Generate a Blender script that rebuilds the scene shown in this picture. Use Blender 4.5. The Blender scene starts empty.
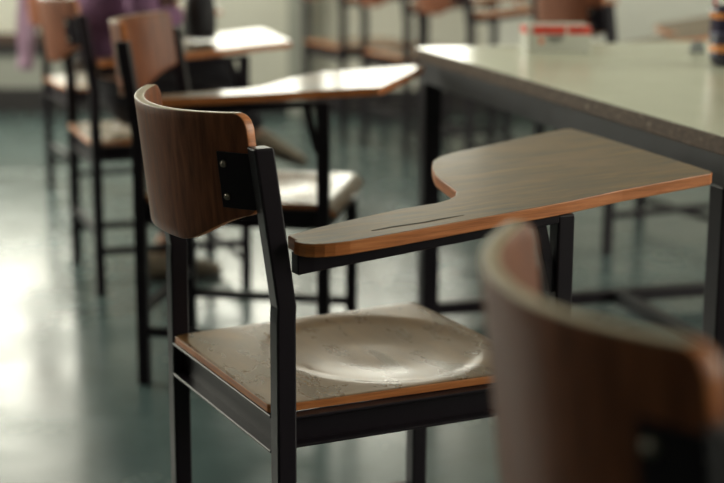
import bpy, bmesh, math, random
from mathutils import Vector, Matrix
random.seed(7)
PI = math.pi
scn = bpy.context.scene

# ---------------------------------------------------------------- camera
CAM_H, PITCH, ROLL, FPX = 1.1321, 0.2176, 0.0045, 1544.14
cam_data = bpy.data.cameras.new('camera')
cam = bpy.data.objects.new('camera', cam_data)
scn.collection.objects.link(cam)
scn.camera = cam
cam_data.sensor_width = 36.0
cam_data.lens = FPX / 724.0 * 36.0
cam.matrix_world = (Matrix.Translation((0, 0, CAM_H)) @ Matrix.Rotation(PI / 2 - PITCH, 4, 'X') @ Matrix.Rotation(ROLL, 4, 'Z'))
cam_data.dof.use_dof = True
cam_data.dof.focus_distance = 2.14
cam_data.dof.aperture_fstop = 2.9
cam_data.clip_start = 0.05

# ---------------------------------------------------------------- world, light, exposure
SKY_STRENGTH = 8.6
world = bpy.data.worlds.new('daylight')
scn.world = world
world.use_nodes = True
bg = world.node_tree.nodes['Background']
bg.inputs['Color'].default_value = (1.0, 0.985, 0.83, 1)
bg.inputs['Strength'].default_value = SKY_STRENGTH
scn.view_settings.view_transform = 'Standard'
scn.view_settings.look = 'None'
scn.view_settings.gamma = 1
scn.view_settings.exposure = 0.0

def portal(name, loc, rot, sx, sy):
    l = bpy.data.lights.new(name, 'AREA'); l.shape = 'RECTANGLE'; l.size = sx; l.size_y = sy
    l.cycles.is_portal = True
    o = bpy.data.objects.new(name, l); o.location = loc; o.rotation_euler = rot
    scn.collection.objects.link(o)

# ---------------------------------------------------------------- materials
def newmat(name):
    m = bpy.data.materials.new(name); m.use_nodes = True
    nt = m.node_tree; b = nt.nodes['Principled BSDF']
    return m, nt, b

def plain(name, col, rough=.5, metal=0.0, spec=.5, coat=0.0):
    m, nt, b = newmat(name)
    b.inputs['Base Color'].default_value = (*col, 1); b.inputs['Roughness'].default_value = rough
    b.inputs['Metallic'].default_value = metal; b.inputs['Specular IOR Level'].default_value = spec
    b.inputs['Coat Weight'].default_value = coat
    return m

def noisy(name, stops, scale=(1, 1, 1), nscale=5, detail=6, rough=(.4, .5), bump=0.0, spec=.5, coat=0.0, distort=0.0, coords='Object', layer=None, coat_rough=.1):
    """stops: [(pos, colour)...] over stretched noise; layer: (scale, nscale, lo, hi, colour, amount) a second blotch mask"""
    m, nt, b = newmat(name)
    N, K = nt.nodes, nt.links
    tc = N.new('ShaderNodeTexCoord'); mp = N.new('ShaderNodeMapping'); mp.inputs['Scale'].default_value = scale
    K.new(tc.outputs[coords], mp.inputs['Vector'])
    nz = N.new('ShaderNodeTexNoise'); nz.inputs['Scale'].default_value = nscale; nz.inputs['Detail'].default_value = detail
    nz.inputs['Roughness'].default_value = .6; nz.inputs['Distortion'].default_value = distort
    K.new(mp.outputs[0], nz.inputs['Vector'])
    cr = N.new('ShaderNodeValToRGB'); K.new(nz.outputs['Fac'], cr.inputs['Fac'])
    el = cr.color_ramp.elements
    while len(el) < len(stops): el.new(.5)
    for e, (p, c) in zip(el, stops): e.position = p; e.color = (*c, 1)
    col = cr.outputs['Color']
    if layer:
        sc, ns, lo, hi, c2, amt = layer
        mp2 = N.new('ShaderNodeMapping'); mp2.inputs['Scale'].default_value = sc; mp2.inputs['Location'].default_value = (3.1, 1.7, .4)
        K.new(tc.outputs[coords], mp2.inputs['Vector'])
        n2 = N.new('ShaderNodeTexNoise'); n2.inputs['Scale'].default_value = ns; n2.inputs['Detail'].default_value = 5
        K.new(mp2.outputs[0], n2.inputs['Vector'])
        mr = N.new('ShaderNodeMapRange'); mr.inputs['From Min'].default_value = lo; mr.inputs['From Max'].default_value = hi
        mr.inputs['To Max'].default_value = amt; K.new(n2.outputs['Fac'], mr.inputs['Value'])
        mx = N.new('ShaderNodeMix'); mx.data_type = 'RGBA'
        K.new(mr.outputs[0], mx.inputs['Factor']); K.new(col, mx.inputs['A']); mx.inputs['B'].default_value = (*c2, 1)
        col = mx.outputs['Result']
    K.new(col, b.inputs['Base Color'])
    r = N.new('ShaderNodeMapRange'); r.inputs['From Min'].default_value = .3; r.inputs['From Max'].default_value = .7
    r.inputs['To Min'].default_value = rough[0]; r.inputs['To Max'].default_value = rough[1]
    K.new(nz.outputs['Fac'], r.inputs['Value']); K.new(r.outputs[0], b.inputs['Roughness'])
    b.inputs['Specular IOR Level'].default_value = spec; b.inputs['Coat Weight'].default_value = coat; b.inputs['Coat Roughness'].default_value = coat_rough
    if bump:
        bp = N.new('ShaderNodeBump'); bp.inputs['Strength'].default_value = bump; bp.inputs['Distance'].default_value = .002
        K.new(nz.outputs['Fac'], bp.inputs['Height']); K.new(bp.outputs[0], b.inputs['Normal'])
    return m

M = {}
M['paint'] = plain('black_enamel', (.015, .011, .0155), .33, 0, .22)
M['paint_old'] = noisy('worn_grey_enamel', [(.35, (.018, .018, .022)), (.7, (.042, .042, .048))], nscale=14, rough=(.4, .55), spec=.35)
M['rivet'] = plain('dull_steel', (.28, .25, .21), .35, 1.0)
M['back_ply'] = noisy('walnut_veneer', [(.25, (.085, .026, .012)), (.5, (.19, .062, .028)), (.75, (.28, .10, .046))], (14, 14, 1.2), 6, rough=(.36, .48), spec=.3, bump=.05, distort=.4)
M['ply_edge'] = noisy('plywood_edge', [(.25, (.26, .075, .02)), (.55, (.52, .17, .048)), (.8, (.66, .26, .085))], (3, 3, 60), 4, rough=(.3, .4), bump=.1)
M['lit_rim'] = noisy('worn_lit_ply_rim', [(.3, (.42, .33, .21)), (.7, (.58, .48, .33))], (8, 8, 30), 4, rough=(.3, .4))  # backrest top edge: worn pale, plus the light it catches painted in
M['desk_top'] = noisy('worn_desk_veneer', [(.25, (.06, .030, .011)), (.5, (.165, .092, .036)), (.78, (.32, .19, .085))], (2.2, 16, 10), 4, rough=(.38, .48), spec=.35, bump=.12, distort=.6, coat=.35, coat_rough=.13,
                      layer=((3, 5, 3), 3, .5, .72, (.26, .14, .065), .6))
M['seat_top'] = noisy('worn_seat_veneer', [(.25, (.095, .045, .015)), (.5, (.20, .105, .040)), (.78, (.33, .19, .082))], (5, 2, 4), 4, rough=(.24, .34), bump=.012, distort=.3, coat=.18, coat_rough=.15,
                      layer=((2, 2, 2), 4, .48, .75, (.09, .05, .022), .5))
M['seat_edge'] = noisy('seat_edge_ply', [(.25, (.30, .09, .025)), (.55, (.55, .19, .055)), (.8, (.68, .28, .1))], (3, 3, 50), 4, rough=(.35, .45), bump=.05)
M['formica'] = noisy('pale_green_formica', [(.3, (.66, .67, .52)), (.7, (.71, .72, .57))], (1, 1, 1), 3, rough=(.19, .23), spec=.5)
M['formica_edge'] = noisy('chipped_table_edge', [(.3, (.045, .028, .02)), (.5, (.10, .066, .046)), (.62, (.13, .09, .066)), (.8, (.50, .42, .32))], (1, 1, 2), 48, rough=(.5, .7), bump=.6, spec=.25)
M['floor'] = noisy('polished_concrete', [(.25, (.060, .092, .095)), (.5, (.080, .122, .124)), (.8, (.108, .158, .160))], (1, 1, 1), 3.5, rough=(.17, .3), spec=.4, bump=.12, coords='Object',
                   layer=((1, 1, 1), 1.1, .45, .7, (.068, .088, .082), .6))
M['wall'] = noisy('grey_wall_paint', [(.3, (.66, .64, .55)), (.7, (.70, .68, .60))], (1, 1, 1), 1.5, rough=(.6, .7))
M['wall_dark'] = plain('low_bounce_wall', (.24, .23, .20), .6)  # unseen walls, toned dark to cut bounced light on the chair backs
M['ceiling'] = plain('ceiling_white', (.5, .5, .47), .8)
M['base'] = plain('dark_baseboard', (.03, .026, .027), .5)
M['white_reflector_panel'] = plain('white_reflector_panel', (.88, .87, .80), .5)
M['pilaster'] = plain('pilaster_grey', (.36, .36, .32), .6)
M['rail_brown'] = plain('brown_rail', (.09, .05, .035), .5)
M['frame_metal'] = plain('window_frame_grey', (.1, .1, .1), .5)

# ---------------------------------------------------------------- mesh helpers
def link(o): scn.collection.objects.link(o); return o

def obj(name, bm, mats, parent=None, bevel=0.0, seg=2, smooth=False):
    bmesh.ops.recalc_face_normals(bm, faces=bm.faces)
    me = bpy.data.meshes.new(name); bm.to_mesh(me); bm.free()
    for m in (mats if isinstance(mats, (list, tuple)) else [mats]): me.materials.append(M[m] if isinstance(m, str) else m)
    if smooth:
        for p in me.polygons: p.use_smooth = True
    o = link(bpy.data.objects.new(name, me))
    if parent: o.parent = parent
    if bevel:
        b = o.modifiers.new('bevel', 'BEVEL'); b.width = bevel; b.segments = seg; b.limit_method = 'ANGLE'; b.angle_limit = .6
        b.harden_normals = False
    return o

def box(bm, x0, x1, y0, y1, z0, z1, mat=0):
    v = [bm.verts.new((x, y, z)) for x in (x0, x1) for y in (y0, y1) for z in (z0, z1)]
    for f in ((0, 1, 3, 2), (4, 6, 7, 5), (0, 4, 5, 1), (2, 3, 7, 6), (0, 2, 6, 4), (1, 5, 7, 3)):
        bm.faces.new([v[i] for i in f]).material_index = mat

def loft(bm, rings, cap=True, mat=0, closed=True):
    vs = [[bm.verts.new(p) for p in r] for r in rings]
    n = len(vs[0])
    for a, b in zip(vs, vs[1:]):
        for i in range(n if closed else n - 1):
            j = (i + 1) % n
            bm.faces.new((a[i], a[j], b[j], b[i])).material_index = mat
    if cap:
        bm.faces.new(vs[0]).material_index = mat; bm.faces.new(vs[-1][::-1]).material_index = mat
    return vs

def cyl(bm, p0, p1, r0, r1=None, n=16, mat=0):
    r1 = r0 if r1 is None else r1
    p0, p1 = Vector(p0), Vector(p1); d = (p1 - p0).normalized()
    a = d.orthogonal().normalized(); b = d.cross(a)
    loft(bm, [[p + (a * math.cos(t) + b * math.sin(t)) * r for t in [2 * PI * i / n for i in range(n)]] for p, r in ((p0, r0), (p1, r1))], mat=mat)

def bar(bm, p0, p1, w, h, mat=0):
    """rectangular bar from p0 to p1, w across, h up"""
    p0, p1 = Vector(p0), Vector(p1); d = (p1 - p0).normalized()
    up = Vector((0, 0, 1)) if abs(d.z) < .9 else Vector((1, 0, 0))
    s = d.cross(up).normalized() * w / 2; u = s.cross(d).normalized() * h / 2
    loft(bm, [[p - s - u, p + s - u, p + s + u, p - s + u] for p in (p0, p1)], mat=mat)

def lathe(bm, prof, n=32, mat_fn=None, c=(0, 0)):
    rings = [[bm.verts.new((c[0] + r * math.cos(2 * PI * i / n), c[1] + r * math.sin(2 * PI * i / n), z)) for i in range(n)] for r, z in prof]
    for k, (a, b) in enumerate(zip(rings, rings[1:])):
        for i in range(n):
            f = bm.faces.new((a[i], a[(i + 1) % n], b[(i + 1) % n], b[i]))
            if mat_fn: f.material_index = mat_fn(k)
    bm.faces.new(rings[0][::-1]); bm.faces.new(rings[-1])

def empty(name, loc, rz, label, cat, group=None):
    o = link(bpy.data.objects.new(name, None)); o.location = loc; o.rotation_euler = (0, 0, rz); o.empty_display_size = .1
    tag(o, label, cat, group); return o

def tag(o, label, cat, group=None, kind=None):
    o['label'] = label; o['category'] = cat
    if group: o['group'] = group
    if kind: o['kind'] = kind
    return o

def struct(name, bm, m, bevel=0):
    o = obj(name, bm, m, None, bevel); o['kind'] = 'structure'; return o

def smoothstep(t): t = max(0, min(1, t)); return t * t * (3 - 2 * t)

# ================================================================ THE SETTING
XL, XR, YN, YB, ZC = -3.1, 4.6, -2.6, 8.35, 3.1
bm = bmesh.new(); box(bm, XL - .2, XR + .2, YN - .2, YB + .2, -.12, 0); struct('floor', bm, 'floor')
bm = bmesh.new(); box(bm, XL - .2, XR + .2, YN - .2, YB + .2, ZC, ZC + .15); struct('ceiling', bm, 'ceiling')

def wall_with_openings(name, axis, pos, thick, a0, a1, openings, mat='wall'):
    """wall running along x ('x') or y ('y'); openings = [(a, b, z0, z1)] sorted"""
    bm = bmesh.new()
    def b_(a, b, z0, z1):
        if b - a < 1e-4 or z1 - z0 < 1e-4: return
        if axis == 'x': box(bm, a, b, pos, pos + thick, z0, z1)
        else: box(bm, pos, pos + thick, a, b, z0, z1)
    cur = a0
    for (a, b, z0, z1) in openings:
        b_(cur, a, 0, ZC); b_(a, b, 0, z0); b_(a, b, z1, ZC); cur = b
    b_(cur, a1, 0, ZC)
    return struct(name, bm, mat)

wn = [0]
def window(axis, pos, a, b, z0, z1):
    wn[0] += 1
    bm = bmesh.new(); t = .04
    def b_(x0, x1, q0, q1):
        if axis == 'x': box(bm, x0, x1, pos + .06, pos + .10, q0, q1)
        else: box(bm, pos - .10, pos - .06, x0, x1, q0, q1)
    b_(a, b, z0, z0 + t); b_(a, b, z1 - t, z1); b_(a, a + t, z0 + t, z1 - t); b_(b - t, b, z0 + t, z1 - t)
    m_ = (a + b) / 2; b_(m_ - .02, m_ + .02, z0 + t, z1 - t)
    struct('window_%d' % wn[0], bm, 'frame_metal')

BACK = [(-2.85, -1.55, .85, 2.1), (-1.0, .6, .95, 1.72)]
LEFT = [(3.7, 7.6, .9, 2.4)]
wall_with_openings('wall_back', 'x', YB, .2, XL, XR, BACK)
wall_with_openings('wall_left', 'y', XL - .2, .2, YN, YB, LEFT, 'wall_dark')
wall_with_openings('wall_right', 'y', XR, .2, YN, YB, [(.3, 4.6, .9, 2.5)])  # unseen opening, added as fill light for faces towards the camera
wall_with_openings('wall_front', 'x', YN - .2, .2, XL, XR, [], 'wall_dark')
for (a, b, z0, z1) in BACK:
    window('x', YB, a, b, z0, z1); portal('window_daylight', ((a + b) / 2, YB + .12, (z0 + z1) / 2), (-PI / 2, 0, 0), b - a, z1 - z0)
for (a, b, z0, z1) in LEFT:
    window('y', XL, a, b, z0, z1); portal('window_daylight', (XL - .12, (a + b) / 2, (z0 + z1) / 2), (0, -PI / 2, 0), z1 - z0, b - a)
window('y', XR + .2, .3, 4.6, .9, 2.5); portal('window_daylight', (XR + .12, 2.45, 1.7), (0, PI / 2, 0), 1.6, 4.3)  # frame and portal of the added fill opening on the right

bm = bmesh.new(); box(bm, XL, XR, YB - .02, YB, 0, .13); struct('baseboard_back', bm, 'base')
bm = bmesh.new(); box(bm, XL, XL + .02, YN, YB - .02, 0, .13); struct('baseboard_left', bm, 'base')
bm = bmesh.new(); box(bm, -.40, -.27, YB - .09, YB, 0, ZC); struct('trim_1', bm, 'pilaster', .004)
bm = bmesh.new(); box(bm, .66, XR, YB - .025, YB, .1305, 1.3); struct('trim_3', bm, 'white_reflector_panel', .003)  # added white panel; its unseen upper part brightens the table top's reflection
bm = bmesh.new(); box(bm, XL, -1.28, YB - .012, YB, .1305, .3095); struct('trim_4', bm, 'pilaster')
# brown rail with a dark underside running along the back wall, left part
bm = bmesh.new(); box(bm, XL, -1.28, YB - .05, YB, .375, .425, 0); box(bm, XL, -1.28, YB - .035, YB, .31, .375, 1)
struct('trim_2', bm, ['rail_brown', 'base'])

# ================================================================ TABLET-ARM CHAIR
PW = .0142   # half post width

def post_path(ysign):
    y = .212 * ysign
    return [(.014, y, 0.0), (.014, y, .575), (.015, y, .597), (.011, y, .625), (-.0165, y, .815)]

def square_post(bm, path, hx=PW, hy=PW, groove=False):
    rings = []
    for i, p in enumerate(path):
        p = Vector(p)
        rings.append([p + Vector((-hx, -hy, 0)), p + Vector((hx, -hy, 0)), p + Vector((hx, hy, 0)), p + Vector((-hx, hy, 0))])
    loft(bm, rings)

def back_curve(s, z, off=0.0):
    """outer (rear) surface of the bent ply backrest; off > 0 goes to the front"""
    w, b, x0 = .192, .0731, -.0028
    t = abs(s)
    x = x0 - b * (1 - t ** 2.2) - .115 * (z - .62)
    dxds = b * 2.2 * t ** 1.2 * (1 if s >= 0 else -1)
    n = Vector((w, -dxds, 0)).normalized()
    p = Vector((x, w * s, z)) + n * off
    return p

def ztop(s):
    t = abs(s); return .852 + .006 * t * t - (.022 * (1 - math.sqrt(max(0, 1 - ((t - .92) / .08) ** 2))) if t > .92 else 0)
def zbot(s):
    t = abs(s); r = smoothstep((t - .30) / .75) * .052
    return .668 + r + (.012 * (1 - math.sqrt(max(0, 1 - ((t - .93) / .07) ** 2))) if t > .93 else 0)

def backrest_mesh():
    bm = bmesh.new()
    ss = [math.sin(PI / 2 * (i / 32)) for i in range(-32, 33)]
    ss = [s * .6 + .4 * (i / 32) for s, i in zip(ss, range(-32, 33))]
    NZ = 12; T = .0145
    O, I = [], []
    for s in ss:
        zt, zb = ztop(s), zbot(s)
        O.append([bm.verts.new(back_curve(s, zb + (zt - zb) * k / NZ)) for k in range(NZ + 1)])
        I.append([bm.verts.new(back_curve(s * 1.02, zb + (zt - zb) * k / NZ, T)) for k in range(NZ + 1)])
    n = len(ss)
    for i in range(n - 1):
        for k in range(NZ):
            bm.faces.new((O[i][k], O[i + 1][k], O[i + 1][k + 1], O[i][k + 1])).material_index = 0
            bm.faces.new((I[i][k], I[i][k + 1], I[i + 1][k + 1], I[i + 1][k])).material_index = 0
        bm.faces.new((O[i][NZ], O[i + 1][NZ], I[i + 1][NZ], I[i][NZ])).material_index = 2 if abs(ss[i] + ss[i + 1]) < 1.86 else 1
        bm.faces.new((O[i][0], I[i][0], I[i + 1][0], O[i + 1][0])).material_index = 1
    for k in range(NZ):
        bm.faces.new((O[0][k], O[0][k + 1], I[0][k + 1], I[0][k])).material_index = 1
        bm.faces.new((O[-1][k], I[-1][k], I[-1][k + 1], O[-1][k + 1])).material_index = 1
    return bm

def bracket_mesh(sg):
    """steel plate bent round the rear of the backrest and welded to the post"""
    bm = bmesh.new(); rings = []
    pts = [(-1.0, 0), (-.95, 0), (-.9, 0), (-.84, 0), (-.79, 0)]
    for s, _ in pts:
        r = []
        for z, off in ((.727, -.0005), (.804, -.0005), (.804, -.0035), (.727, -.0035)):
            p = back_curve(s * sg * -1 * -1, z, off)
            r.append(p)
        rings.append(r)
    # first ring: pulled out to the inner face of the post
    first = []
    for z, off in ((.727, 0.002), (.804, 0.002), (.804, -.002), (.727, -.002)):
        first.append(Vector((-.012 - .115 * (z - .77) + off * .8, -.2 * sg, z)))
    rings = [first] + rings
    loft(bm, rings)
    return bm

def rivet_mesh(sg, z):
    bm = bmesh.new(); s = -.835 * sg
    p = back_curve(s, z, -.0034); q = back_curve(s, z, -.0062); r = back_curve(s, z, -.0075)
    cyl(bm, p, q, .0052, .0048, 14); cyl(bm, q, r, .0034, .002, 14)
    return bm

def seat_z(x, y):
    # dished: broad elliptical hollow inside a slightly sharper lip
    dx, dy = (x - .262) / .168, y / .186
    r = math.sqrt(dx * dx + dy * dy)
    return -.0085 * (1 - smoothstep((r - .25) / .8)) - .0045 * (1 - smoothstep((r - .86) / .16))

def seat_point(u, v):
    """u 0..1 rear to front, v -1..1; the front 4 cm rolls down"""
    L0, RR_, TH_ = .436, .046, 1.15
    tot = L0 + RR_ * TH_; d = u * tot
    if d <= L0: x, z, th = d, 0.0, 0.0
    else: th = (d - L0) / RR_; x = L0 + RR_ * math.sin(th); z = -RR_ * (1 - math.cos(th))
    w = .1976 + ((.2195 if v > 0 else .2125) - .1976) * min(1, x / .478); rc = .010
    ex = min(d, tot - d)
    if ex < rc: w -= rc - math.sqrt(max(0, rc * rc - (rc - ex) ** 2))
    y = w * v
    return Vector((x, y, .4515 + z + seat_z(x, y))), Vector((math.sin(th), 0, math.cos(th)))

def seat_mesh():
    bm = bmesh.new(); NX, NY = 64, 56; T = .0115
    top, bot = [], []
    for i in range(NX + 1):
        row, rowb = [], []
        for j in range(NY + 1):
            p, n = seat_point(i / NX, -1 + 2 * j / NY)
            q = p - n * T
            if n.z > .999: q.z = min(.4396, p.z - .004)
            row.append(bm.verts.new(p)); rowb.append(bm.verts.new(q))
        top.append(row); bot.append(rowb)
    # keep the underside flat where the hollow is
    for i in range(NX):
        for j in range(NY):
            bm.faces.new((top[i][j], top[i + 1][j], top[i + 1][j + 1], top[i][j + 1])).material_index = 0
            bm.faces.new((bot[i][j], bot[i][j + 1], bot[i + 1][j + 1], bot[i + 1][j])).material_index = 1
    for i in range(NX):
        bm.faces.new((top[i][0], bot[i][0], bot[i + 1][0], top[i + 1][0])).material_index = 1
        bm.faces.new((top[i][NY], top[i + 1][NY], bot[i + 1][NY], bot[i][NY])).material_index = 1
    for j in range(NY):
        bm.faces.new((top[0][j], top[0][j + 1], bot[0][j + 1], bot[0][j])).material_index = 1
        bm.faces.new((top[NX][j], bot[NX][j], bot[NX][j + 1], top[NX][j + 1])).material_index = 1
    for f in bm.faces:
        if f.material_index == 0: f.smooth = True
    return bm

TAB = [(.0287, -.196), (.0287, -.2275), (.023, -.2278), (.024, -.243), (.029, -.2545), (.038, -.2635), (.050, -.2695), (.064, -.2725), (.085, -.274), (.158, -.2695), (.26, -.259), (.41, -.2425), (.45, -.2375), (.5636, -.2165), (.706, -.2005),
       (.742, -.197), (.751, -.190), (.755, -.178), (.776, -.02), (.800, .18), (.806, .272), (.803, .282), (.793, .286),
       (.70, .261), (.5736, .2214), (.510, .203), (.478, .187), (.450, .160), (.430, .128), (.412, .092), (.393, .050), (.380, .005), (.368, -.042), (.358, -.078), (.340, -.106), (.318, -.124), (.292, -.134),
       (.232, -.137), (.1466, -.158), (.08, -.176)]
def tab_z(x): return .6886 + .0455 * (x - .014)
def tablet_mesh():
    bm = bmesh.new(); T = .0185
    t = [bm.verts.new((x, y, tab_z(x))) for x, y in TAB]; b = [bm.verts.new((x, y, tab_z(x) - T)) for x, y in TAB]
    bm.faces.new(t).material_index = 0; bm.faces.new(b[::-1]).material_index = 1
    n = len(t)
    for i in range(n): bm.faces.new((t[i], b[i], b[(i + 1) % n], t[(i + 1) % n])).material_index = 1
    return bm

def make_chair(label):
    t = empty('tablet_arm_chair', (0, 0, 0), 0, label, 'chair')
    for sg in (-1, 1):
        bm = bmesh.new(); square_post(bm, post_path(sg)); obj('rear_leg', bm, 'paint', t, .003)
        o = obj('bracket', bracket_mesh(-sg * -1), 'paint', t, .0006, 1)
        for z in (.788, .743): obj('rivet', rivet_mesh(-sg * -1, z), 'rivet', o, smooth=False)
    obj('backrest', backrest_mesh(), ['back_ply', 'ply_edge', 'lit_rim'], t, .0018, 2, smooth=True)
    obj('seat', seat_mesh(), ['seat_top', 'seat_edge'], t, .0012, 2, smooth=False)
    # seat frame: four channel rails
    bm = bmesh.new()
    def rail(p0, p1, zt, zb, side):   # web + lips, 'side' = outward unit vector
        p0, p1, sd = Vector(p0), Vector(p1), Vector(side)
        zc = (zt + zb) / 2
        for z, th, out in ((zc, zt - zb, 0),):
            a, b_ = p0.copy(), p1.copy(); a.z = b_.z = zc; bar(bm, a, b_, .004, zt - zb)
        for z in (zt - .0025, zb + .0025):
            a, b_ = p0 + sd * .010, p1 + sd * .010; a.z = b_.z = z; bar(bm, a, b_, .022, .004)
    rail((.027, -.199, 0), (.450, -.2050, 0), .4390, .393, (0, -1, 0))
    rail((.027, .199, 0), (.450, .2100, 0), .4390, .393, (0, 1, 0))
    rail((.020, -.199, 0), (.020, .199, 0), .4390, .383, (-1, 0, 0))
    rail((.441, -.206, 0), (.441, .206, 0), .4300, .393, (1, 0, 0))
    obj('seat_frame', bm, 'paint', t, .001, 1)
    bm = bmesh.new(); square_post(bm, [(.451, -.2265, 0), (.451, -.2265, .6895)], PW, .0125); obj('arm_post', bm, 'paint', t, .003)
    bm = bmesh.new(); square_post(bm, [(.4465, .2, 0), (.4465, .2, .393)]); obj('front_leg', bm, 'paint', t, .003)
    for x, y in ((.024, -.176), (.024, .176), (.405, -.188), (.405, .188)):
        bm = bmesh.new(); cyl(bm, (x, y, .4505), (x, y, .4519), .0028, n=10); obj('screw', bm, 'paint', t)
    # stretchers near the floor
    for p0, p1 in (((.027, -.212, .13), (.438, -.2265, .13)), ((.027, .212, .118), (.4335, .2, .118)), ((.014, -.199, .18), (.014, .199, .18)), ((.448, -.2215, .08), (.448, .187, .08))):
        bm = bmesh.new(); bar(bm, p0, p1, .018, .022); obj('stretcher', bm, 'paint', t, .002, 1)
    # arm rail under the tablet, tapering forward, with its brace
    bm = bmesh.new()
    def ring(x, y, h): z = tab_z(x) - .0187; return [(x, y - .011, z), (x, y + .011, z), (x, y + .011, z - h), (x, y - .011, z - h)]
    loft(bm, [ring(.0275, -.222, .029), (ring(.05, -.2235, .027)), ring(.437, -.2285, .011)])
    obj('arm_rail', bm, 'paint', t, .001, 1)
    bm = bmesh.new()
    bar(bm, (.50, -.12, .6880), (.66, .14, .6953), .024, .006)
    obj('tablet_bracket', bm, 'paint', t, .001, 1)
    bm = bmesh.new(); bar(bm, (.412, -.2255, .676), (.438, -.2255, .575), .014, .016); obj('brace', bm, 'paint', t, .001, 1)
    obj('tablet', tablet_mesh(), ['desk_top', 'ply_edge'], t, .0016, 2)
    return t

def copy_tree(o, parent=None):
    c = o.copy(); link(c); c.parent = parent
    if parent: c.matrix_parent_inverse = o.matrix_parent_inverse
    for ch in [x for x in kids.get(o.name, [])]: copy_tree(ch, c)
    return c

chair = make_chair('worn wooden tablet-arm chair in sharp focus, its long tablet reaching towards the big table')
kids = {}
for o in list(scn.objects):
    if o.parent: kids.setdefault(o.parent.name, []).append(o)
chair['group'] = 'tablet-arm chairs'
chair.location = (-.2135, 2.2018, 0); chair.rotation_euler.z = .4611

OTHERS = [
 (.194, 1.065, .195, 'large blurred chair backrest in the right foreground, dark brown with pale rim'),
 (-.4986, 3.7471, -.1552, 'second chair behind the sharp one, its glaring tablet pointing to the big table corner'),
 (-.8482, 4.5757, .343, 'tablet-arm chair that the person in the purple shirt sits on'),
 (-1.17, 5.87, .42, 'leftmost blurred tablet-arm chair, with a lilac cloth hanging from its backrest'),
 (.696, 5.12, .4611, 'dark-backed chair standing beyond the big table, behind the red and white box'),
 (.09, 7.04, .46, 'far orange-backed chair near the back wall, middle one of three left of the card box'),
 (.336, 6.54, .46, 'far brown-backed chair near the back wall, rightmost of three left of the card box'),
 (-.20, 7.55, .46, 'furthest chair near the back wall, right of the grey pilaster'),
]
SHORT = {-.4986: .76, -.8482: .8, -1.17: .8}
for x, y, rz, lab in OTHERS:
    c = copy_tree(chair); c.location = (x, y, 0); c.rotation_euler.z = rz; c['label'] = lab; c['group'] = 'tablet-arm chairs'
    if y < 1.2: c.scale.z = 1.023           # a slightly taller chair
    k = SHORT.get(x, 1)                     # some chairs have a shorter writing tablet
    for ch in c.children:
        if ch.name.startswith('tablet'): ch.scale.x = k; ch.location.x = .0285 * (1 - k)

# long split in the veneer of the sharp chair's tablet
tb = [c for c in chair.children if c.name.startswith('tablet') and 'bracket' not in c.name][0]
M['split'] = plain('dark_split', (.018, .011, .007), .7)
bm = bmesh.new(); sp = [(.135, -.2375, .0012), (.17, -.2335, .0022), (.215, -.2345, .0016), (.25, -.230, .0020), (.285, -.2275, .0003)]
loft(bm, [[(x, y - w_, tab_z(x) - .0004), (x, y + w_, tab_z(x) - .0004), (x, y + w_, tab_z(x) + .0003), (x, y - w_, tab_z(x) + .0003)] for x, y, w_ in sp])
obj('veneer_split', bm, 'split', tb)

# ================================================================ BIG TABLE
TX, TY, TA, TH = .136, 4.0918, .2866, .7533
table = empty('work_table', (TX, TY, 0), TA, 'long table with a pale green glossy top and grey steel frame on the right', 'table')
bm = bmesh.new(); box(bm, 0, 1.25, -1.70, 0, TH - .032, TH, 0)
for f in bm.faces:
    f.normal_update()
    f.material_index = 0 if abs(f.normal.z) > .9 and f.calc_center_median().z > TH - .01 else 1
obj('table_top', bm, ['formica', 'formica_edge'], table, .002)
bm = bmesh.new(); zt, zb = TH - .0322, TH - .088
for (p0, p1) in (((.02, -1.66), (.02, -.02)), ((1.23, -1.66), (1.23, -.02))): box(bm, p0[0] - .012, p0[0] + .012, p0[1], p1[1], zb, zt)
for y in (-.02, -1.66): box(bm, .033, 1.217, y - .012, y + .012, zb, zt)
box(bm, .033, 1.217, -.95, -.92, zb + .01, zt)
obj('apron', bm, 'paint_old', table, .002)
for x in (.035, 1.215):
    for y in (-.035, -1.595):
        bm = bmesh.new(); box(bm, x - .024, x + .024, y - .024, y + .024, 0, zb); obj('leg', bm, 'paint', table, .003)
for y in (-.035, -1.595):
    bm = bmesh.new(); bar(bm, (.06, y, .045), (1.19, y, .045), .035, .035); obj('cross_rail', bm, 'paint', table, .002)
bm = bmesh.new(); bar(bm, (.60, -.055, .045), (.60, -1.576, .045), .035, .035); obj('long_rail', bm, 'paint_old', table, .002)

def on_table(u, v):
    dx, dy = u - 362, v - 241.5
    c, s = math.cos(ROLL), math.sin(ROLL)
    X = c * dx + s * dy; Y = -s * dx + c * dy
    cp, sp = math.cos(PITCH), math.sin(PITCH)
    D = (X, FPX * cp - Y * sp, -FPX * sp - Y * cp); t = (TH - CAM_H) / D[2]
    return D[0] * t, D[1] * t

# red and white box
M['card'] = plain('white_card', (.62, .62, .56), .45)
M['card_red'] = plain('printed_red', (.72, .06, .035), .4)
M['card_orange'] = plain('printed_orange', (.8, .2, .08), .4)
M['card_ink'] = plain('printed_dark', (.04, .04, .05), .5)
bx, by = .42, 3.96
w, d, h = .165, .115, .067
cb = empty('card_box', (bx, by, TH + .0003), .07, 'small white card box with a red printed band standing on the big table', 'box')
bm = bmesh.new(); box(bm, 0, w, 0, d, 0, h); obj('carton', bm, 'card', cb, .001, 1)
bm = bmesh.new()
box(bm, .014, .098, -.0006, 0, h - .021, h - .001); box(bm, .105, w - .001, -.0006, 0, h - .021, h - .001)
box(bm, -.0006, 0, .004, d - .004, h - .021, h - .003); box(bm, w, w + .0006, .004, d - .004, h - .019, h - .004)
box(bm, .002, w - .002, .002, .02, h, h + .0005); 
obj('red_band', bm, 'card_red', cb)
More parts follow.
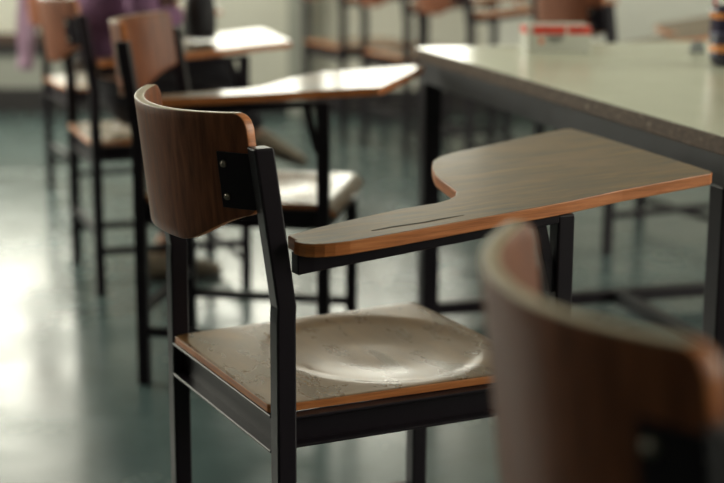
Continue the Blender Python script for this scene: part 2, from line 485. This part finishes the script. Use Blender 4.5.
bm = bmesh.new(); box(bm, .030, .042, -.0008, 0, .022, .036); obj('orange_mark', bm, 'card_orange', cb)
bm = bmesh.new()
for i, (a, b_) in enumerate(((.052, .060), (.063, .070), (.073, .081), (.083, .092))): 
    box(bm, a, a + .002, -.0008, 0, .031, .043); box(bm, b_ - .002, b_, -.0008, 0, .031, .043); box(bm, a, b_, -.0008, 0, .041, .043)
box(bm, .056, .086, -.0008, 0, .024, .027); box(bm, .052, .054, -.0008, 0, .031, .043); box(bm, .052, .092, -.0008, 0, .034, .0365); box(bm, .048, .052, -.0009, 0, h - .014, h - .006); box(bm, .122, .126, -.0009, 0, h - .014, h - .006)
box(bm, .135, .139, -.0009, 0, h - .014, h - .006)
o = obj('dark_lettering', bm, 'card_ink', cb)

# striped mug with pens
M['navy'] = plain('navy_enamel', (.018, .016, .05), .2, coat=.5)
M['mug_orange'] = plain('orange_glaze', (.75, .28, .08), .25, coat=.5)
M['mug_line'] = plain('pale_blue_glaze', (.15, .15, .26), .25)
M['pen_red'] = plain('red_pen', (.55, .03, .03), .3)
mx, my = on_table(728, 66)
mug = empty('striped_mug', (mx, my, TH + .0003), 0, 'navy mug with two orange stripes at the right edge of the big table', 'mug')
prof = [(.030, 0), (.040, .006), (.046, .02), (.0475, .034), (.048, .052), (.048, .073), (.0485, .077), (.0485, .081), (.048, .10), (.048, .112), (.0485, .126), (.0495, .140), (.0465, .140), (.045, .126), (.045, .012), (.001, .010)]
mm = {3: 1, 6: 2, 9: 1}
bm = bmesh.new(); lathe(bm, prof, 40, lambda k: mm.get(k, 0)); obj('mug_body', bm, ['navy', 'mug_orange', 'mug_line'], mug, smooth=True)
bm = bmesh.new()
hp = [(.046 + .026 * math.sin(a), 0, .07 - .032 * math.cos(a)) for a in [PI * i / 10 for i in range(11)]]
for a, b_ in zip(hp, hp[1:]): cyl(bm, a, b_, .005, n=10)
o = obj('handle', bm, 'navy', mug, smooth=True); o.rotation_euler.z = .6
for i, (dx, dy, tx, ty, mt, cl) in enumerate(((-.018, .0, -.035, .01, 'pen_red', 'red'), (.0, .015, .0, .04, 'navy', 'dark blue'), (.014, -.01, .03, -.01, 'pen_red', 'red'))):
    bm = bmesh.new(); cyl(bm, (0, 0, 0), (tx * .6, ty * .6, .15), .004, n=10); cyl(bm, (tx * .6, ty * .6, .15), (tx * .64, ty * .64, .16), .004, .0015, n=10)
    o = obj('pen', bm, mt); o.location = (mx + dx, my + dy, TH + .0125)
    tag(o, ['leftmost red pen standing in the striped mug', 'dark blue pen standing in the striped mug', 'right-hand red pen standing in the striped mug'][i], 'pen', 'pens in the mug')
# little grey sharpener left of the mug
M['grey_plastic'] = plain('grey_plastic', (.10, .11, .10), .4)
sx, sy = on_table(697, 53)
sh = empty('pencil_sharpener', (sx, sy, TH + .0003), .3, 'small dark grey sharpener beside the striped mug', 'sharpener')
bm = bmesh.new(); loft(bm, [[(-.018, -.012, 0), (.018, -.012, 0), (.018, .012, 0), (-.018, .012, 0)], [(-.016, -.010, .02), (.016, -.010, .02), (.016, .010, .02), (-.016, .010, .02)], [(-.012, -.007, .03), (.012, -.007, .03), (.012, .007, .03), (-.012, .007, .03)]])
obj('body', bm, 'grey_plastic', sh, .002)
bm = bmesh.new(); box(bm, -.012, .012, -.004, .004, .0302, .032); obj('blade', bm, 'rivet', sh)

# ================================================================ PERSON ON THE THIRD CHAIR
M['shirt'] = noisy('purple_shirt', [(.3, (.17, .075, .15)), (.7, (.25, .12, .22))], nscale=9, rough=(.8, .9))
M['trousers'] = noisy('dark_patterned_trousers', [(.45, (.012, .010, .014)), (.62, (.018, .016, .022)), (.7, (.10, .09, .11))], (1, 1, 1), 30, rough=(.8, .9))
M['skin'] = plain('skin', (.36, .19, .12), .5)
M['hair'] = plain('hair', (.012, .009, .008), .4)
M['belt'] = plain('brown_belt', (.10, .05, .03), .45)
M['shoe'] = plain('tan_shoe', (.22, .17, .12), .5)
M['sole'] = plain('dark_sole', (.03, .022, .02), .6)

def skin_mesh(name, verts, edges, radii, mats, parent, root=0, sub=2):
    me = bpy.data.meshes.new(name); me.from_pydata([tuple(v) for v in verts], edges, []); me.update()
    o = link(bpy.data.objects.new(name, me)); o.parent = parent
    sk = o.modifiers.new('skin', 'SKIN'); sk.use_smooth_shade = True
    for i, r in enumerate(radii):
        r = r if isinstance(r, tuple) else (r, r)
        me.skin_vertices[0].data[i].radius = r; me.skin_vertices[0].data[i].use_root = (i == root)
    s = o.modifiers.new('sub', 'SUBSURF'); s.levels = sub; s.render_levels = sub
    me.materials.append(M[mats]); return o

def chain(name, pts, mats, parent, sub=2):
    return skin_mesh(name, [p[:3] for p in pts], [(i, i + 1) for i in range(len(pts) - 1)], [p[3] for p in pts], mats, parent, 0, sub)

pc = scn.objects  # chair-local frame of the third chair
per = empty('person', (-.8482, 4.5757, 0), .343, 'person in a purple shirt and dark patterned trousers seated on a chair, arms folded', 'person')
# one continuous body: pelvis, torso, neck, head, arms, legs
V = [(.13, 0, .555, .085), (.12, 0, .65, .09), (.115, 0, .78, .10), (.125, 0, .93, .105), (.135, 0, 1.02, .085), (.15, 0, 1.10, .052), (.16, 0, 1.17, .055), (.168, 0, 1.235, .082), (.165, 0, 1.30, .085), (.16, 0, 1.355, .055),
     (.135, -.14, 1.02, .05), (.15, -.20, .90, .042), (.165, -.215, .79, .036), (.25, -.14, .79, .030), (.29, -.05, .798, .024), (.295, -.025, .80, .022),
     (.135, .14, 1.02, .05), (.15, .21, .90, .042), (.18, .23, .80, .036), (.26, .15, .83, .030), (.30, .06, .838, .024), (.30, .035, .84, .022),
     (.16, -.085, .54, .062), (.30, -.085, .54, .058), (.445, -.08, .542, .048), (.44, -.08, .42, .040), (.32, -.08, .24, .034), (.22, -.08, .10, .028), (.27, -.08, .055, .024),
     (.16, .085, .55, .062), (.30, .08, .59, .054), (.445, .05, .628, .046), (.50, .05, .54, .040), (.545, .05, .44, .034), (.57, .05, .385, .028), (.62, .05, .36, .024)]
E_ = [(0, 1), (1, 2), (2, 3), (3, 4), (4, 5), (5, 6), (6, 7), (7, 8), (8, 9), (4, 10), (10, 11), (11, 12), (12, 13), (13, 14), (14, 15), (4, 16), (16, 17), (17, 18), (18, 19), (19, 20), (20, 21),
      (0, 22), (22, 23), (23, 24), (24, 25), (25, 26), (26, 27), (27, 28), (0, 29), (29, 30), (30, 31), (31, 32), (32, 33), (33, 34), (34, 35)]
skin_mesh('body', [v[:3] for v in V], E_, [v[3] for v in V], 'skin', per)
# long-sleeved shirt
SV = [(.128, 0, .62, .115), (.118, 0, .70, .118), (.115, 0, .80, .128), (.125, 0, .93, .132), (.135, 0, 1.03, .10), (.145, 0, 1.075, .064),
      (.135, -.14, 1.02, .064), (.15, -.203, .90, .056), (.165, -.217, .79, .048), (.25, -.14, .79, .040), (.288, -.055, .798, .034),
      (.135, .14, 1.02, .064), (.15, .213, .90, .056), (.18, .232, .80, .048), (.26, .15, .83, .040), (.298, .065, .838, .034)]
skin_mesh('shirt', [v[:3] for v in SV], [(0, 1), (1, 2), (2, 3), (3, 4), (4, 5), (4, 6), (6, 7), (7, 8), (8, 9), (9, 10), (4, 11), (11, 12), (12, 13), (13, 14), (14, 15)], [v[3] for v in SV], 'shirt', per)
TV = [(.135, 0, .565, .105), (.128, 0, .625, .108), (.16, -.085, .545, .088), (.30, -.085, .545, .080), (.445, -.08, .545, .066), (.44, -.08, .42, .058), (.32, -.08, .24, .052), (.235, -.08, .12, .048),
      (.16, .085, .552, .088), (.30, .08, .592, .076), (.445, .05, .625, .064), (.50, .05, .54, .058), (.54, .05, .455, .052), (.552, .05, .42, .048)]
skin_mesh('trousers', [v[:3] for v in TV], [(0, 1), (0, 2), (2, 3), (3, 4), (4, 5), (5, 6), (6, 7), (0, 8), (8, 9), (9, 10), (10, 11), (11, 12), (12, 13)], [v[3] for v in TV], 'trousers', per)
# belt
bm = bmesh.new()
rings = []
for i in range(33):
    a = 2 * PI * i / 32; r = .126
    c_, s_ = math.cos(a), math.sin(a)
    rings.append([(.124 + r * c_, r * s_, .635), (.124 + (r + .004) * c_, (r + .004) * s_, .635), (.123 + (r + .004) * c_, (r + .004) * s_, .665), (.123 + r * c_, r * s_, .665)])
loft(bm, rings, cap=False); obj('belt', bm, 'belt', per)
# hair cap
bm = bmesh.new(); bmesh.ops.create_uvsphere(bm, u_segments=24, v_segments=16, radius=1)
for v in list(bm.verts):
    if v.co.x > .45 and v.co.z < .45: bm.verts.remove(v)
for v in bm.verts: v.co = Vector((.152 + v.co.x * .105, v.co.y * .09, 1.285 + v.co.z * .118))
obj('hair', bm, 'hair', per, smooth=True)
# face: nose, eyes, mouth, ears
bm = bmesh.new(); loft(bm, [[(.245, -.012, 1.225), (.245, .012, 1.225), (.245, .006, 1.27), (.245, -.006, 1.27)], [(.272, -.006, 1.228), (.272, .006, 1.228), (.256, .003, 1.262), (.256, -.003, 1.262)]]); obj('nose', bm, 'skin', per, .003)
for sg in (-1, 1):
    bm = bmesh.new(); bmesh.ops.create_uvsphere(bm, u_segments=12, v_segments=8, radius=.010); o = obj('eye', bm, 'hair', per, smooth=True); o.location = (.243, .03 * sg, 1.27); o.scale = (.5, 1.2, .6)
    bm = bmesh.new(); bmesh.ops.create_uvsphere(bm, u_segments=12, v_segments=8, radius=.026); o = obj('ear', bm, 'skin', per, smooth=True); o.location = (.165, .086 * sg, 1.25); o.scale = (.6, .25, 1.15)
bm = bmesh.new(); bmesh.ops.create_uvsphere(bm, u_segments=12, v_segments=8, radius=.02); o = obj('mouth', bm, 'card_red', per, smooth=True); o.location = (.238, 0, 1.195); o.scale = (.4, 1.1, .3)
# hands: palm grows from the wrist; five fingers each
for sg, (hx, hy) in ((-1, (.295, -.025)), (1, (.30, .035))):
    dirv = Vector((.75, -.25 * sg * -1 * -1, 0)).normalized() if sg < 0 else Vector((-.1, -1, 0)).normalized()
    if sg < 0: dirv = Vector((-.1, 1, 0)).normalized()
    side = Vector((0, 0, 1))
    base = Vector((hx, hy, .80 if sg < 0 else .84))
    ctr = base + dirv * .045
    for k, (off, ln) in enumerate(((-.030, .062), (-.011, .074), (.009, .070), (.028, .055))):
        a = base + side * off * .7 + dirv * .02; b_ = ctr + side * off + dirv * .02; c_ = b_ + dirv * ln * .5 + Vector((.004, 0, 0)); d_ = b_ + dirv * ln * .9 + Vector((-.008, 0, 0))
        chain('finger', [(*a, .012), (*b_, .011), (*c_, .009), (*d_, .0075)], 'skin', per)
    ts = 1
    a = base + side * .015 * ts; b_ = base + side * .04 * ts + dirv * .03; c_ = base + side * .05 * ts + dirv * .065
    chain('thumb', [(*a, .013), (*b_, .011), (*c_, .009)], 'skin', per)
# shoes
def shoe(loc, rz, ry):
    bm = bmesh.new(); rings = []
    for x, wd, hh, z0 in ((-.09, .026, .05, 0), (-.075, .034, .075, 0), (-.02, .036, .08, 0), (.04, .040, .06, 0), (.10, .044, .045, 0), (.145, .038, .035, 0), (.17, .020, .02, 0)):
        rings.append([(x, wd * math.cos(a), hh * .5 + hh * .5 * math.sin(a) + .012) for a in [2 * PI * i / 16 for i in range(16)]])
    loft(bm, rings); o = obj('shoe', bm, 'shoe', per, smooth=True); o.location = loc; o.rotation_euler = (0, ry, rz)
    bm = bmesh.new(); top = [(.085 * 1.02 * math.cos(a) + .04 + .045 * math.cos(a), .043 * math.sin(a)) for a in [2 * PI * i / 24 for i in range(24)]]
    loft(bm, [[(x, y, 0) for x, y in top], [(x, y, .016) for x, y in top]]); s = obj('sole', bm, 'sole', o)
    if loc[2] > .1: o.scale = (.82, .85, .85)
shoe((.24, -.08, 0), 0, 0)
shoe((.59, .05, .345), 0, .35)

# black bag on the writing tablet of the third chair
M['bag'] = noisy('black_nylon', [(.3, (.010, .009, .012)), (.7, (.022, .02, .025))], nscale=20, rough=(.6, .8), bump=.3)
bagz = .7196
bag = empty('shoulder_bag', (-.8482, 4.5757, 0), .343, 'black bag held upright in front of the purple shirt, between the person and the tablet', 'bag')
bm = bmesh.new(); rings = []
N_ = 20
for k, (z, f) in enumerate(((0, .9), (.02, 1.0), (.06, 1.0), (.10, .95), (.14, .8), (.165, .5), (.17, .2))):
    rings.append([(.385 + .042 * f * math.copysign(abs(math.cos(a)) ** .6, math.cos(a)), .03 + .075 * f * math.copysign(abs(math.sin(a)) ** .6, math.sin(a)), bagz + z) for a in [2 * PI * i / N_ for i in range(N_)]])
loft(bm, rings); obj('bag_body', bm, 'bag', bag, smooth=True)
bm = bmesh.new(); hp = [(.385 + .03 * math.cos(a), .03, .885 + .04 * math.sin(a)) for a in [PI * i / 10 for i in range(11)]]
for a, b_ in zip(hp, hp[1:]): cyl(bm, a, b_, .006, n=8)
obj('bag_handle', bm, 'bag', bag, smooth=True)

# lilac cloth hanging from the far chair's backrest
M['lilac'] = noisy('lilac_cloth', [(.3, (.30, .18, .26)), (.7, (.42, .28, .37))], (6, 6, 1), 6, rough=(.8, .9))
bm = bmesh.new(); NU, NV = 10, 26; g1, g2 = [], []
for i in range(NU + 1):
    r1, r2 = [], []
    for j in range(NV + 1):
        u = i / NU; v = j / NV; z = .90 - .42 * v
        y = .09 * (u - .5) + .012 * math.sin(9 * v + u * 3); x = -.02 + .016 * math.sin(u * 14 + v * 2) + .05 * v * (1 - v)
        r1.append(bm.verts.new((x, y, z))); r2.append(bm.verts.new((x + .006, y, z)))
    g1.append(r1); g2.append(r2)
for i in range(NU):
    for j in range(NV):
        bm.faces.new((g1[i][j], g1[i + 1][j], g1[i + 1][j + 1], g1[i][j + 1])); bm.faces.new((g2[i][j], g2[i][j + 1], g2[i + 1][j + 1], g2[i + 1][j]))
for j in range(NV):
    bm.faces.new((g1[0][j], g1[0][j + 1], g2[0][j + 1], g2[0][j])); bm.faces.new((g1[NU][j], g2[NU][j], g2[NU][j + 1], g1[NU][j + 1]))
for i in range(NU):
    bm.faces.new((g1[i][0], g2[i][0], g2[i + 1][0], g1[i + 1][0])); bm.faces.new((g1[i][NV], g1[i + 1][NV], g2[i + 1][NV], g2[i][NV]))
cl = obj('cloth', bm, 'lilac', smooth=True); cl.location = (-1.315, 6.06, 0); cl.rotation_euler.z = .9
tag(cl, 'lilac cloth hanging beside the leftmost chair backrest', 'cloth')
